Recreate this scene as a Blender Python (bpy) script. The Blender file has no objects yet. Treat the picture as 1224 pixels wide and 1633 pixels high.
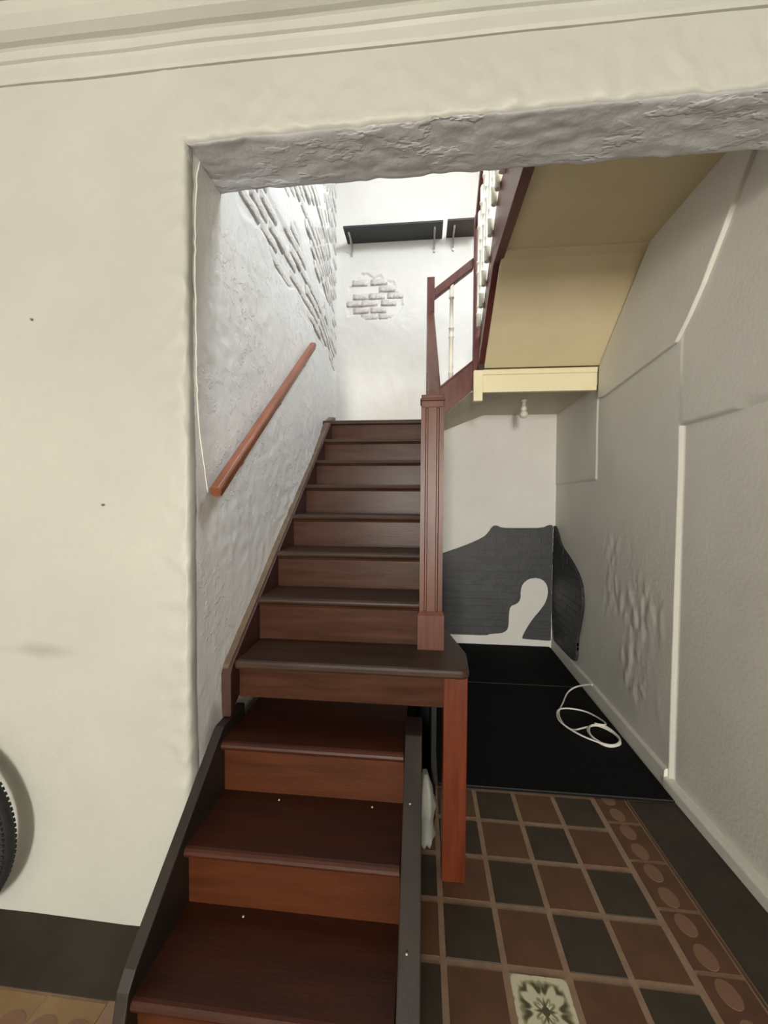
import bpy, math, random
from mathutils import Vector, Matrix, noise
random.seed(7)
sc = bpy.context.scene
col = sc.collection

# ------------------------------------------------------------------ camera
F_PX, YAW, PITCH, ROLL, CAM_H = 624.6, -0.0964, 0.03025, -0.00635, 1.5318
def cam_axes():
    cy, sy, cp, sp = math.cos(YAW), math.sin(YAW), math.cos(PITCH), math.sin(PITCH)
    fw = Vector((sy*cp, cy*cp, -sp)); rt = Vector((cy, -sy, 0)); dn = fw.cross(rt)
    cr, sr = math.cos(ROLL), math.sin(ROLL)
    return rt*cr + dn*sr, dn*cr - rt*sr, fw
rt, dn, fw = cam_axes()
cam = bpy.data.cameras.new('camera')
cam.sensor_fit = 'VERTICAL'; cam.sensor_height = 24.0; cam.sensor_width = 24.0
cam.lens = F_PX/1633*24.0; cam.clip_start = 0.01
co = bpy.data.objects.new('camera', cam); col.objects.link(co)
m = Matrix((( rt.x, -dn.x, -fw.x, 0), (rt.y, -dn.y, -fw.y, 0), (rt.z, -dn.z, -fw.z, CAM_H), (0, 0, 0, 1)))
co.matrix_world = m
sc.camera = co

# ------------------------------------------------------------------ light
w = bpy.data.worlds.new('world'); sc.world = w; w.use_nodes = True
w.node_tree.nodes['Background'].inputs[0].default_value = (0.8, 0.85, 0.9, 1)
w.node_tree.nodes['Background'].inputs[1].default_value = 0.02
def area(name, loc, target, sx, sy, power, colr):
    l = bpy.data.lights.new(name, 'AREA'); l.shape = 'RECTANGLE'; l.size = sx; l.size_y = sy
    l.energy = power; l.color = colr
    o = bpy.data.objects.new(name, l); col.objects.link(o); o.location = loc
    o.rotation_euler = (Vector(target)-Vector(loc)).to_track_quat('-Z', 'Y').to_euler()
    return o
# daylight through the open street door far behind the camera
area('street_door_light', (-0.4, -8.5, 1.6), (-0.1, 1.3, 1.5), 1.1, 2.0, 745, (1.0, 0.972, 0.885))
# the stairwell: a window over the upper landing and a small skylight
area('upper_window_light', (1.22, 1.92, 4.75), (-0.8, 1.95, 2.4), 0.75, 1.1, 160, (0.90, 0.95, 1.0))
area('stairwell_skylight', (-0.15, 2.5, 6.1), (-0.15, 2.5, 0), 0.9, 1.2, 12, (0.95, 0.975, 1.0))
sc.view_settings.view_transform = 'Standard'
sc.view_settings.look = 'None'
sc.view_settings.exposure = -0.12
sc.view_settings.gamma = 1.0
sc.view_settings.use_curve_mapping = False

# ------------------------------------------------------------------ helpers
def srgb(r, g, b):
    f = lambda c: (c/255/12.92) if c/255 <= 0.04045 else ((c/255+0.055)/1.055)**2.4
    return (f(r), f(g), f(b), 1)
MATS = {}
def mat(name, c1, c2=None, scale=4.0, rough=0.6, bump=0.0, bscale=40.0, stretch=(1, 1, 1), metal=0.0,
        detail=5.0, spec=0.5, bdist=0.01):
    """two-tone noise colour + noise bump"""
    if name in MATS: return MATS[name]
    mt = bpy.data.materials.new(name); mt.use_nodes = True; nt = mt.node_tree
    b = nt.nodes['Principled BSDF']; b.inputs['Roughness'].default_value = rough; b.inputs['Metallic'].default_value = metal
    b.inputs['Specular IOR Level'].default_value = spec
    tc = nt.nodes.new('ShaderNodeTexCoord'); mp = nt.nodes.new('ShaderNodeMapping')
    mp.inputs['Scale'].default_value = stretch
    nt.links.new(tc.outputs['Object'], mp.inputs[0])
    if c2 is None: b.inputs['Base Color'].default_value = c1
    else:
        n = nt.nodes.new('ShaderNodeTexNoise'); n.inputs['Scale'].default_value = scale; n.inputs['Detail'].default_value = detail
        n.inputs['Roughness'].default_value = 0.62
        nt.links.new(mp.outputs[0], n.inputs['Vector'])
        r = nt.nodes.new('ShaderNodeValToRGB'); r.color_ramp.elements[0].position = 0.32; r.color_ramp.elements[1].position = 0.7
        r.color_ramp.elements[0].color = c1; r.color_ramp.elements[1].color = c2
        nt.links.new(n.outputs['Fac'], r.inputs[0]); nt.links.new(r.outputs[0], b.inputs['Base Color'])
    if bump:
        n2 = nt.nodes.new('ShaderNodeTexNoise'); n2.inputs['Scale'].default_value = bscale; n2.inputs['Detail'].default_value = 6
        nt.links.new(mp.outputs[0], n2.inputs['Vector'])
        bp = nt.nodes.new('ShaderNodeBump'); bp.inputs['Strength'].default_value = bump; bp.inputs['Distance'].default_value = bdist
        nt.links.new(n2.outputs['Fac'], bp.inputs['Height']); nt.links.new(bp.outputs[0], b.inputs['Normal'])
    MATS[name] = mt
    return mt

def stain_or_shadow(mt, centre, rad, colr, amount=0.7):
    """a dirt smudge or painted soft shadow with a shape of its own: an ellipsoid broken up by noise"""
    nt = mt.node_tree; b = nt.nodes['Principled BSDF']
    src = b.inputs['Base Color'].links[0].from_socket
    tc = nt.nodes.new('ShaderNodeTexCoord'); mp = nt.nodes.new('ShaderNodeMapping'); mp.vector_type = 'TEXTURE'
    mp.inputs['Location'].default_value = centre; mp.inputs['Scale'].default_value = rad
    nt.links.new(tc.outputs['Object'], mp.inputs[0])
    ln = nt.nodes.new('ShaderNodeVectorMath'); ln.operation = 'LENGTH'; nt.links.new(mp.outputs[0], ln.inputs[0])
    n = nt.nodes.new('ShaderNodeTexNoise'); n.inputs['Scale'].default_value = 9; n.inputs['Detail'].default_value = 4
    nt.links.new(tc.outputs['Object'], n.inputs['Vector'])
    ad = nt.nodes.new('ShaderNodeMath'); ad.operation = 'ADD'; nt.links.new(ln.outputs['Value'], ad.inputs[0]); nt.links.new(n.outputs['Fac'], ad.inputs[1])
    mr = nt.nodes.new('ShaderNodeMapRange'); mr.inputs[1].default_value = 0.6; mr.inputs[2].default_value = 1.5
    mr.inputs[3].default_value = amount; mr.inputs[4].default_value = 0.0
    nt.links.new(ad.outputs[0], mr.inputs[0])
    mx = nt.nodes.new('ShaderNodeMix'); mx.data_type = 'RGBA'
    nt.links.new(mr.outputs[0], mx.inputs['Factor']); nt.links.new(src, mx.inputs['A']); mx.inputs['B'].default_value = colr
    nt.links.new(mx.outputs['Result'], b.inputs['Base Color'])

def chip_bump(mt, scale, lo, hi, dist, strength=0.7, stretch=(1, 1, 1)):
    """sharp-edged flakes and pits of old plaster, chained after the fine bump"""
    nt = mt.node_tree; b = nt.nodes['Principled BSDF']
    tc = nt.nodes.new('ShaderNodeTexCoord'); mp = nt.nodes.new('ShaderNodeMapping'); mp.inputs['Scale'].default_value = stretch
    nt.links.new(tc.outputs['Object'], mp.inputs[0])
    n = nt.nodes.new('ShaderNodeTexNoise'); n.inputs['Scale'].default_value = scale; n.inputs['Detail'].default_value = 3.5; n.inputs['Roughness'].default_value = 0.6
    nt.links.new(mp.outputs[0], n.inputs['Vector'])
    big = nt.nodes.new('ShaderNodeTexNoise'); big.inputs['Scale'].default_value = 2.6; nt.links.new(tc.outputs['Object'], big.inputs['Vector'])
    r = nt.nodes.new('ShaderNodeMapRange'); r.interpolation_type = 'SMOOTHSTEP'; r.inputs[1].default_value = lo; r.inputs[2].default_value = hi
    nt.links.new(n.outputs['Fac'], r.inputs[0])
    r2 = nt.nodes.new('ShaderNodeMapRange'); r2.inputs[1].default_value = 0.42; r2.inputs[2].default_value = 0.58; nt.links.new(big.outputs['Fac'], r2.inputs[0])
    mu = nt.nodes.new('ShaderNodeMath'); mu.operation = 'MULTIPLY'; nt.links.new(r.outputs[0], mu.inputs[0]); nt.links.new(r2.outputs[0], mu.inputs[1])
    bp = nt.nodes.new('ShaderNodeBump'); bp.inputs['Strength'].default_value = strength; bp.inputs['Distance'].default_value = dist
    nt.links.new(mu.outputs[0], bp.inputs['Height'])
    old = b.inputs['Normal'].links[0].from_socket; nt.links.new(old, bp.inputs['Normal']); nt.links.new(bp.outputs[0], b.inputs['Normal'])
WHITE = mat('white_wall_paint', (0.70, 0.69, 0.645, 1), (0.77, 0.765, 0.73, 1), 2.0, 0.55, 0.25, 55, bdist=0.006)
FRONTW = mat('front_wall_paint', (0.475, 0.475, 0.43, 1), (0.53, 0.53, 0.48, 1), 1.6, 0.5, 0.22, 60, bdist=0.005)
stain_or_shadow(FRONTW, (-1.36, 1.27, 0.985), (0.19, 0.3, 0.035), (0.30, 0.28, 0.24, 1), 0.55)  # soft shadow near the bicycle, painted into the wall colour
STAIRW = mat('stairwell_paint', (0.82, 0.82, 0.815, 1), (0.87, 0.87, 0.865, 1), 2.0, 0.5, 0.3, 45, bdist=0.008)
stain_or_shadow(STAIRW, (-0.79, 1.42, 0.62), (0.2, 0.09, 0.12), (0.10, 0.11, 0.09, 1), 0.8)
chip_bump(STAIRW, 27, 0.55, 0.61, 0.005, 0.6)
CORRW = mat('corridor_wall_paint', (0.71, 0.69, 0.63, 1), (0.77, 0.75, 0.69, 1), 2.2, 0.6, 0.25, 50, bdist=0.006)
BACKW = mat('back_wall_paint', (0.73, 0.705, 0.67, 1), (0.78, 0.765, 0.735, 1), 2.4, 0.6, 0.25, 40, bdist=0.006)
BRICKW = mat('painted_brick', (0.66, 0.635, 0.61, 1), (0.78, 0.77, 0.75, 1), 22, 0.6, 0.4, 60, bdist=0.01)
BRICKP = mat('painted_brick_rosy', (0.60, 0.535, 0.50, 1), (0.76, 0.735, 0.70, 1), 18, 0.6, 0.4, 60, bdist=0.01)
chip_bump(BRICKW, 30, 0.5, 0.58, 0.005, 0.7); chip_bump(BRICKP, 30, 0.5, 0.58, 0.006, 0.8)
CHAR = mat('charcoal_paint', srgb(56, 57, 59), srgb(70, 71, 73), 9, 0.55, 0.35, 30, bdist=0.01)
CREAM = mat('cream_soffit_paint', (0.70, 0.60, 0.38, 1), (0.75, 0.65, 0.43, 1), 3, 0.55, 0.15, 50, bdist=0.004)
CREAMB = mat('cream_woodwork_paint', (0.80, 0.71, 0.45, 1), (0.84, 0.76, 0.52, 1), 6, 0.45, 0.1, 50, bdist=0.003)
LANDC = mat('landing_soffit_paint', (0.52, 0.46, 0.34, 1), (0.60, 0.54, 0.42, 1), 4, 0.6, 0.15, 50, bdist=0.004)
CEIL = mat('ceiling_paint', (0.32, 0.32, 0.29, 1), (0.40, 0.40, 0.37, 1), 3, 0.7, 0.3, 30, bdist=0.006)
BALC = mat('cream_baluster_paint', (0.80, 0.77, 0.64, 1), (0.86, 0.83, 0.72, 1), 9, 0.4)
WTREAD = mat('worn_tread_wood', srgb(44, 30, 22), srgb(68, 48, 37), 5, 0.42, 0.12, 40, (0.6, 6, 6), bdist=0.004, spec=0.3)
WRISER = mat('riser_wood', srgb(55, 33, 23), srgb(78, 50, 37), 4, 0.30, 0.10, 40, (0.7, 5, 6), bdist=0.003, spec=0.12)
WSTR = mat('stringer_wood', srgb(50, 27, 22), srgb(72, 42, 34), 4, 0.45, 0.1, 40, (5, 1, 1), bdist=0.004)
WGREY = mat('worn_stringer_edge', srgb(84, 68, 54), srgb(116, 98, 80), 6, 0.5, 0.1, 40, bdist=0.004)
WNEWEL = mat('newel_wood', srgb(78, 41, 29), srgb(104, 61, 45), 5, 0.36, 0.12, 50, (6, 6, 0.7), bdist=0.004, spec=0.35)
WRED = mat('red_mahogany', srgb(84, 40, 35), srgb(112, 60, 53), 5, 0.4, 0.1, 50, (5, 1, 1), bdist=0.003)
WLEG = mat('varnished_leg_wood', srgb(84, 33, 13), srgb(110, 50, 24), 5, 0.33, 0.12, 50, (6, 6, 0.6), bdist=0.004)
WRAIL = mat('rail_wood', srgb(118, 68, 46), srgb(148, 92, 66), 6, 0.4, 0.1, 60, (6, 0.8, 0.8), bdist=0.003)
WLOW = mat('lower_step_wood', srgb(50, 23, 12), srgb(70, 34, 19), 3, 0.45, 0.12, 30, (0.6, 4, 5), bdist=0.004, spec=0.3)
WLOWR = mat('lower_riser_wood', srgb(62, 30, 13), srgb(90, 46, 21), 3, 0.34, 0.12, 30, (0.6, 4, 5), bdist=0.004)
WSIDE = mat('side_board_wood', srgb(34, 27, 24), srgb(48, 39, 34), 3, 0.5, 0.12, 30, (4, 0.7, 4), bdist=0.004)
SHADEBLK = mat('under_stair_shade_black', (0.012, 0.011, 0.011, 1), (0.02, 0.018, 0.018, 1), 4, 0.8)  # darkness under the stair, put into the colour
MATB = mat('black_rubber', (0.006, 0.006, 0.007, 1), (0.011, 0.011, 0.012, 1), 60, 0.85, 0.5, 300, bdist=0.003, spec=0.1)
EDGE = mat('grey_edge_binding', srgb(60, 60, 60), srgb(78, 78, 78), 30, 0.7)
TRED = mat('red_clay_tile', srgb(88, 62, 44), srgb(106, 76, 56), 7, 0.6, 0.15, 60, bdist=0.003, spec=0.35)
TDARK = mat('dark_slate_tile', srgb(56, 48, 38), srgb(70, 60, 48), 7, 0.6, 0.15, 60, bdist=0.003, spec=0.35)
GROUT = mat('pale_grout', srgb(138, 112, 92), srgb(156, 130, 108), 20, 0.85, 0.3, 80, bdist=0.003)
BORDER = mat('border_tile', srgb(84, 58, 42), srgb(104, 74, 54), 8, 0.6, 0.15, 60, bdist=0.003, spec=0.35)
OVAL = mat('oval_inlay', srgb(122, 90, 70), srgb(142, 108, 86), 14, 0.6, 0.2, 80, bdist=0.003, spec=0.35)
MARGIN = mat('dark_floor_margin', srgb(52, 46, 39), srgb(68, 60, 50), 5, 0.7, 0.2, 40, bdist=0.004, spec=0.3)
YTILE = mat('ochre_tile', srgb(132, 104, 68), srgb(156, 126, 86), 6, 0.55, 0.15, 40, bdist=0.003)
METAL = mat('bracket_metal', (0.55, 0.54, 0.52, 1), None, rough=0.4, metal=0.8)
SHELFB = mat('black_shelf_board', srgb(34, 33, 34), srgb(44, 43, 44), 8, 0.5)
SHELFR = mat('dark_brown_shelf_board', srgb(52, 32, 26), srgb(66, 42, 34), 8, 0.5)
CABLE = mat('white_cable_sheath', (0.78, 0.75, 0.68, 1), (0.84, 0.81, 0.75, 1), 20, 0.5)
GLASSY = mat('frosted_bulb_glass', (0.72, 0.69, 0.6, 1), (0.78, 0.75, 0.66, 1), 10, 0.25)
RUBBER = mat('tyre_rubber', (0.012, 0.012, 0.013, 1), (0.02, 0.02, 0.021, 1), 30, 0.75, 0.3, 90, bdist=0.003)
CHROME = mat('spoke_steel', (0.6, 0.6, 0.6, 1), None, rough=0.3, metal=0.9)
FRAMEP = mat('bike_frame_paint', (0.02, 0.02, 0.024, 1), None, rough=0.35)
BAG = mat('white_plastic_bag', (0.36, 0.36, 0.32, 1), (0.46, 0.46, 0.42, 1), 10, 0.5, 0.4, 30)
SCREW = mat('screw_head', (0.7, 0.68, 0.64, 1), None, rough=0.35, metal=0.6)
HOLE = mat('plug_hole', (0.25, 0.22, 0.18, 1), None, rough=0.9)

def decor_material():
    mt = bpy.data.materials.new('ornamental_tile_print'); mt.use_nodes = True; nt = mt.node_tree; N = nt.nodes; L = nt.links
    b = N['Principled BSDF']; b.inputs['Roughness'].default_value = 0.45
    tc = N.new('ShaderNodeTexCoord'); ab = N.new('ShaderNodeVectorMath'); ab.operation = 'ABSOLUTE'
    L.new(tc.outputs['Object'], ab.inputs[0])
    sp = N.new('ShaderNodeSeparateXYZ'); L.new(ab.outputs[0], sp.inputs[0])
    def M(op, a, c):
        k = N.new('ShaderNodeMath'); k.operation = op
        for i, q in enumerate((a, c)):
            if isinstance(q, (int, float)): k.inputs[i].default_value = q
            elif q is not None: L.new(q, k.inputs[i])
        return k.outputs[0]
    mx, mn = M('MAXIMUM', sp.outputs[0], sp.outputs[1]), M('MINIMUM', sp.outputs[0], sp.outputs[1])
    r = M('SQRT', M('ADD', M('MULTIPLY', mx, mx), M('MULTIPLY', mn, mn)), None)
    th = M('ARCTAN2', mn, mx)
    cb = N.new('ShaderNodeCombineXYZ'); L.new(mx, cb.inputs[0]); L.new(mn, cb.inputs[1])
    nz = N.new('ShaderNodeTexNoise'); nz.inputs['Scale'].default_value = 30; nz.inputs['Detail'].default_value = 1; L.new(cb.outputs[0], nz.inputs['Vector'])
    # leaf scrolls: rings bent by the angle, folded eight ways
    ph = M('ADD', M('MULTIPLY', r, 125), M('ADD', M('MULTIPLY', M('SINE', M('MULTIPLY', th, 8), None), 1.7), M('MULTIPLY', nz.outputs['Fac'], 5)))
    s1 = M('SINE', ph, None)
    s2 = M('SINE', M('ADD', M('MULTIPLY', mn, 150), M('MULTIPLY', mx, -60)), None)
    v = M('ADD', M('MULTIPLY', s1, 0.32), M('ADD', M('MULTIPLY', s2, 0.2), 0.5))
    v = M('SUBTRACT', v, M('MULTIPLY', M('LESS_THAN', r, 0.012), 0.8))
    rp = N.new('ShaderNodeValToRGB'); e = rp.color_ramp.elements
    e[0].position = 0.1; e[0].color = srgb(82, 80, 56); e[1].position = 0.62; e[1].color = srgb(214, 208, 182)
    x = rp.color_ramp.elements.new(0.34); x.color = srgb(150, 146, 114)
    L.new(v, rp.inputs[0]); L.new(rp.outputs[0], b.inputs['Base Color'])
    return mt
DECOR = decor_material()

class MB:
    def __init__(s): s.v = []; s.f = []; s.sm = []
    def add(s, vs, fs, smooth=False):
        o = len(s.v); s.v += [tuple(p) for p in vs]; s.f += [[i+o for i in f] for f in fs]; s.sm += [smooth]*len(fs); return s
    def box(s, x0, x1, y0, y1, z0, z1):
        vs = [(x, y, z) for z in (z0, z1) for y in (y0, y1) for x in (x0, x1)]
        return s.add(vs, [(0, 2, 3, 1), (4, 5, 7, 6), (0, 1, 5, 4), (2, 6, 7, 3), (0, 4, 6, 2), (1, 3, 7, 5)])
    def prism(s, poly, axis, a, b, smooth=False):
        """poly: 2D points; axis 0: (y,z) along x; 1: (x,z) along y; 2: (x,y) along z"""
        def P(p, t): return [(t, p[0], p[1]), (p[0], t, p[1]), (p[0], p[1], t)][axis]
        n = len(poly); vs = [P(p, a) for p in poly]+[P(p, b) for p in poly]
        s.add(vs, [tuple(range(n)), tuple(range(2*n-1, n-1, -1))])
        o = len(s.v)-2*n
        for i in range(n):
            j = (i+1) % n; s.f.append([o+i, o+n+i, o+n+j, o+j]); s.sm.append(smooth)
        return s
    def tube(s, pts, r, n=8, closed=False):
        pts = [Vector(p) for p in pts]; rs = r if isinstance(r, (list, tuple)) else [r]*len(pts)
        K = len(pts); o = len(s.v); prev = None
        for i, p in enumerate(pts):
            a = pts[(i-1) % K] if (closed or i) else pts[0]; c = pts[(i+1) % K] if (closed or i < K-1) else pts[-1]
            t = (c-a).normalized()
            if prev is None: u = t.orthogonal().normalized()
            else: u = (prev-t*prev.dot(t)).normalized()
            prev = u; q = t.cross(u)
            for k in range(n):
                an = 2*math.pi*k/n; s.v.append(tuple(p+(u*math.cos(an)+q*math.sin(an))*rs[i]))
        for i in range(K if closed else K-1):
            for k in range(n):
                a, b2 = o+i*n+k, o+i*n+(k+1) % n; c, d = o+((i+1) % K)*n+(k+1) % n, o+((i+1) % K)*n+k
                s.f.append([a, b2, c, d]); s.sm.append(True)
        if not closed:
            s.f.append([o+k for k in range(n)][::-1]); s.f.append([o+(K-1)*n+k for k in range(n)]); s.sm += [False, False]
        return s
    def lathe(s, prof, c=(0, 0, 0), n=14):
        """prof: list of (radius, z)"""
        o = len(s.v)
        for r, z in prof:
            for k in range(n):
                an = 2*math.pi*k/n; s.v.append((c[0]+r*math.cos(an), c[1]+r*math.sin(an), c[2]+z))
        for i in range(len(prof)-1):
            for k in range(n):
                s.f.append([o+i*n+k, o+i*n+(k+1) % n, o+(i+1)*n+(k+1) % n, o+(i+1)*n+k]); s.sm.append(True)
        s.f.append([o+k for k in range(n)][::-1]); s.f.append([o+(len(prof)-1)*n+k for k in range(n)]); s.sm += [False, False]
        return s
    def grid(s, us, vs, fn):
        o = len(s.v); n = len(vs)
        for u in us:
            for v in vs: s.v.append(fn(u, v))
        for i in range(len(us)-1):
            for j in range(n-1):
                s.f.append([o+i*n+j, o+(i+1)*n+j, o+(i+1)*n+j+1, o+i*n+j+1]); s.sm.append(True)
        return s
    def mesh(s, name, m):
        me = bpy.data.meshes.new(name); me.from_pydata(s.v, [], s.f); me.polygons.foreach_set('use_smooth', s.sm)
        me.materials.append(m); me.update(); return me
    def build(s, name, m, parent=None, bevel=0.0, loc=None, fix=True):
        me = s.mesh(name, m)
        if fix:
            import bmesh
            bm = bmesh.new(); bm.from_mesh(me); bmesh.ops.recalc_face_normals(bm, faces=bm.faces); bm.to_mesh(me); bm.free()
        return link(name, me, parent, bevel, loc)
def link(name, me, parent=None, bevel=0.0, loc=None):
    o = bpy.data.objects.new(name, me); col.objects.link(o)
    if loc: o.location = loc
    if parent: o.parent = parent
    if bevel:
        b = o.modifiers.new('bevel', 'BEVEL'); b.width = bevel; b.segments = 2; b.limit_method = 'ANGLE'
    return o
def empty(name, loc=(0, 0, 0)):
    o = bpy.data.objects.new(name, None); col.objects.link(o); o.location = loc; o.empty_display_size = 0.1; return o
def tag(o, label, cat, group=None):
    o['label'] = label; o['category'] = cat
    if group: o['group'] = group
    return o
def struct(o, label=None, cat=None):
    o['kind'] = 'structure'
    if label: o['label'] = label
    if cat: o['category'] = cat
    return o
def frange(a, b, d):
    n = max(1, int(round((b-a)/d))); return [a+(b-a)*i/n for i in range(n+1)]
def sst(a, b, x):
    t = min(1, max(0, (x-a)/(b-a))); return t*t*(3-2*t)
def nz(x, y, z, s): return noise.noise((x*s, y*s, z*s))

# ------------------------------------------------------------------ dimensions
YF, YF2 = 1.27, 1.50            # the wall with the opening, its two faces
XL = -0.794                     # stairwell left wall
YB = 4.20                       # back wall
ZO = 2.73                       # opening height
ZC = 3.12                       # front room ceiling
TOP = 6.2
NR = 0.245
STEPS = [(1.49, 0.88), (1.74, 1.075), (1.98, 1.26), (2.23, 1.445), (2.485, 1.63), (2.735, 1.815), (2.97, 2.0), (3.2, 2.19)]
def xr(y): return 1.295+max(0, y-2.1)*0.027+0.012
def chips(y, z, s=11.0, amt=0.006):
    t = nz(y, z, 3.1, s)+0.45*nz(y, z, 9.7, s*2.3)
    return amt*(sst(0.05, 0.32, t)-0.6*sst(0.02, 0.3, -t-0.12))

# ------------------------------------------------------------------ floor
FX0, FX1, FY0, FY1 = -3.6, 1.33, -8.7, 4.2
floor = struct(MB().box(FX0, FX1, FY0, FY1, -0.12, -0.0025).build('floor', GROUT), 'tiled hallway floor in red and dark squares with a border', 'floor')
def tile_mesh(name, hx, hy, m, top=0.0):
    b = 0.004
    vs = [(-hx, -hy, -0.012), (hx, -hy, -0.012), (hx, hy, -0.012), (-hx, hy, -0.012),
          (-hx, -hy, top-b), (hx, -hy, top-b), (hx, hy, top-b), (-hx, hy, top-b),
          (-hx+b, -hy+b, top), (hx-b, -hy+b, top), (hx-b, hy-b, top), (-hx+b, hy-b, top)]
    fs = [(8, 9, 10, 11)]
    for i in range(4):
        j = (i+1) % 4; fs += [(i, j, 4+j, 4+i), (4+i, 4+j, 8+j, 8+i)]
    return MB().add(vs, fs).mesh(name, m)
tm = {}
for k, mm in (('r', TRED), ('d', TDARK), ('o', DECOR)):
    tm[k] = tile_mesh('floor_tile', 0.0915, 0.0915, mm)
for i in range(-4, 4):
    for j in range(0, 8):
        cx = 0.185+0.2*i+0.2*0; cy = 1.973-0.2*j
        if cx < -0.1 and cy > 1.0 and cx > -0.75: continue     # under the steps
        dark = (i+j) % 2 == 1
        k = 'd' if dark else 'r'
        if i == 1 and j == 4: k = 'o'
        t = link('floor_tile', tm[k], floor, 0, (cx, cy, random.uniform(-0.0012, 0.0004)))
        if k == 'o': t['label'] = 'cream tile with olive leaf scrolls'
bt = tile_mesh('border_tile', 0.0745, 0.097, BORDER, 0.0)
ov = MB().lathe([(1.0, 0.0), (0.97, 0.0008), (0.0001, 0.0008)], n=18); ov.sm = [False]*len(ov.sm)
ovm = ov.mesh('oval_inlay', OVAL)
for j in range(0, 9):
    cy = 1.923+0.1-0.2*j
    b = link('border_tile', bt, floor, 0, (0.973, cy, 0))
    for q in (0, 1):
        o = link('oval_inlay', ovm, b, 0, (-0.008, 0.05-0.1*q, 0)); o.scale = (0.032, 0.041, 1)
ms = MB().box(-0.002, 0.0, -1, 1, 0, 0.001)
# narrow outer line and dark margin along the right wall
MB().box(1.051, 1.061, 0.3, 2.075, -0.012, -0.0005).build('border_line', BORDER, floor, 0.002)
MB().box(1.064, 1.33, FY0, 2.075, -0.012, -0.001).build('margin_slab', MARGIN, floor, 0.002)
# dark margin along the front wall, ochre border tiles beyond
MB().box(FX0, -0.83, 1.065, 1.30, -0.012, -0.001).build('margin_slab', MARGIN, floor, 0.002)
yt = tile_mesh('ochre_border_tile', 0.097, 0.0745, YTILE)
for i in range(0, 8):
    b = link('ochre_border_tile', yt, floor, 0, (-1.03-0.2*i, 0.985, 0))
    for q in (0, 1):
        o = link('oval_inlay', ovm, b, 0, (0.05-0.1*q, 0.0, 0)); o.scale = (0.041, 0.032, 1)
dk = tile_mesh('floor_tile', 0.0915, 0.0915, TDARK)
for i in range(0, 8):
    for j in range(0, 4):
        link('floor_tile', tm['d' if (i+j) % 2 else 'r'], floor, 0, (-1.03-0.2*i, 0.805-0.2*j, 0))

# ------------------------------------------------------------------ front wall with the opening
def front_disp(x, z):
    d = 0.004*nz(x, 1.3, z, 1.6)+0.0022*nz(x, 4.2, z, 7)
    e = max(sst(-1.0, -0.80, x)*(1 if z < 2.9 else 0), sst(2.98, 2.74, z) if x > -0.85 else 0)
    return d+e*chips(x, z, 20, 0.0055)
wf = MB()
def edge_r(t, s): return 0.014+0.010*nz(t*7, s, 0.3, 1)
def jamb_row(p, z):
    # p runs along front face (x from -3.6) round the corner to y = 1.34
    r = 0.016+0.007*noise.noise((z*9, 2.0, 0))
    wob = 0.005*noise.noise((z*5, 7.0, 0))+0.005*noise.noise((z*26, 5.0, 0))
    if p <= 0:
        x = XL-r+p; return (x+ (wob if p > -0.1 else 0), YF-front_disp(x, z), z)
    if p <= 1:
        a = p*math.pi/2; return (XL-r+r*math.sin(a)+wob*(1-p), YF+r-r*math.cos(a)-front_disp(XL, z)*(1-p), z)
    y = YF+r+(p-1); return (left_x(y, z)-(0.008 if p > 1.03 else 0.0), y, z)
def left_base(y): return XL-0.130*sst(2.75, 4.3, y)
BRK = {}
def brick_mask(y, z):
    """1 where the plaster has come off the left wall and the brickwork shows"""
    n1 = nz(y, z, 0.5, 2.2)*0.12+nz(y, z, 8.5, 6)*0.05
    lo = 2.80+n1+0.08*sst(3.0, 3.6, y)
    hi = 3.12+n1*1.2
    band1 = sst(lo-0.01, lo+0.01, z)*sst(hi+0.01, hi-0.01, z)*sst(1.60, 1.66, y+n1)
    lo2 = 3.34-0.42*sst(2.7, 3.5, y)+n1
    band2 = sst(lo2-0.01, lo2+0.01, z)*sst(1.75, 1.85, y+n1)*(1-sst(0.12, 0.2, nz(y, z, 22.0, 1.5)))
    return max(band1, band2)
def left_x(y, z):
    rough = 0.35+0.65*sst(1.1, 1.5, z)
    d = 0.010*nz(y, z, 1.7, 1.3)+0.002*nz(y, z, 5.0, 4.0)+chips(y, z, 19, 0.0032)*rough*(0.45+0.55*sst(-0.2, 0.25, nz(y, z, 40, 2.0)))
    bm_ = brick_mask(y, z)
    d = d*(1-0.6*bm_)-0.0095*bm_
    return left_base(y)+d
zs = frange(0, 0.5, 0.05)+frange(0.5, 2.8, 0.016)[1:]+frange(2.8, TOP, 0.4)[1:]
ps = frange(-2.8, -0.4, 0.2)+frange(-0.4, 0, 0.02)[1:]+[0.25, 0.5, 0.75, 1.0]+[1.02, 1.04, 1.055]
wf.grid(ps, zs, jamb_row)
# header: front face, rounded lower edge, soffit, back edge, back face; swept along x
def header_pt(x, q):
    r = 0.016+0.010*noise.noise((x*8, 3.0, 1.0)); wob = 0.006*noise.noise((x*6, 1.0, 4.0))+0.006*noise.noise((x*21, 1.0, 4.0))
    zz = ZO+0.006*math.sin(x*2.0)+wob
    if q <= 0:
        z = zz+r-q; return (x, YF-front_disp(x, z)-0.004*nz(x, 0, z, 14)*sst(0.15, 0, -q), z)
    if q <= 1:
        a = q*math.pi/2; return (x, YF+r-r*math.cos(a), zz+r-r*math.sin(a))
    if q <= 2:
        y = YF+r+(q-1)*(YF2-YF-2*r); return (x, y, zz+0.006*nz(x, y, 0.2, 3)+chips(x*0.4, y, 24, 0.0024))
    if q <= 3:
        a = (q-2)*math.pi/2; return (x, YF2-r+r*math.sin(a), zz+r-r*math.cos(a))
    return (x, YF2, zz+r+(q-3))
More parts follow.
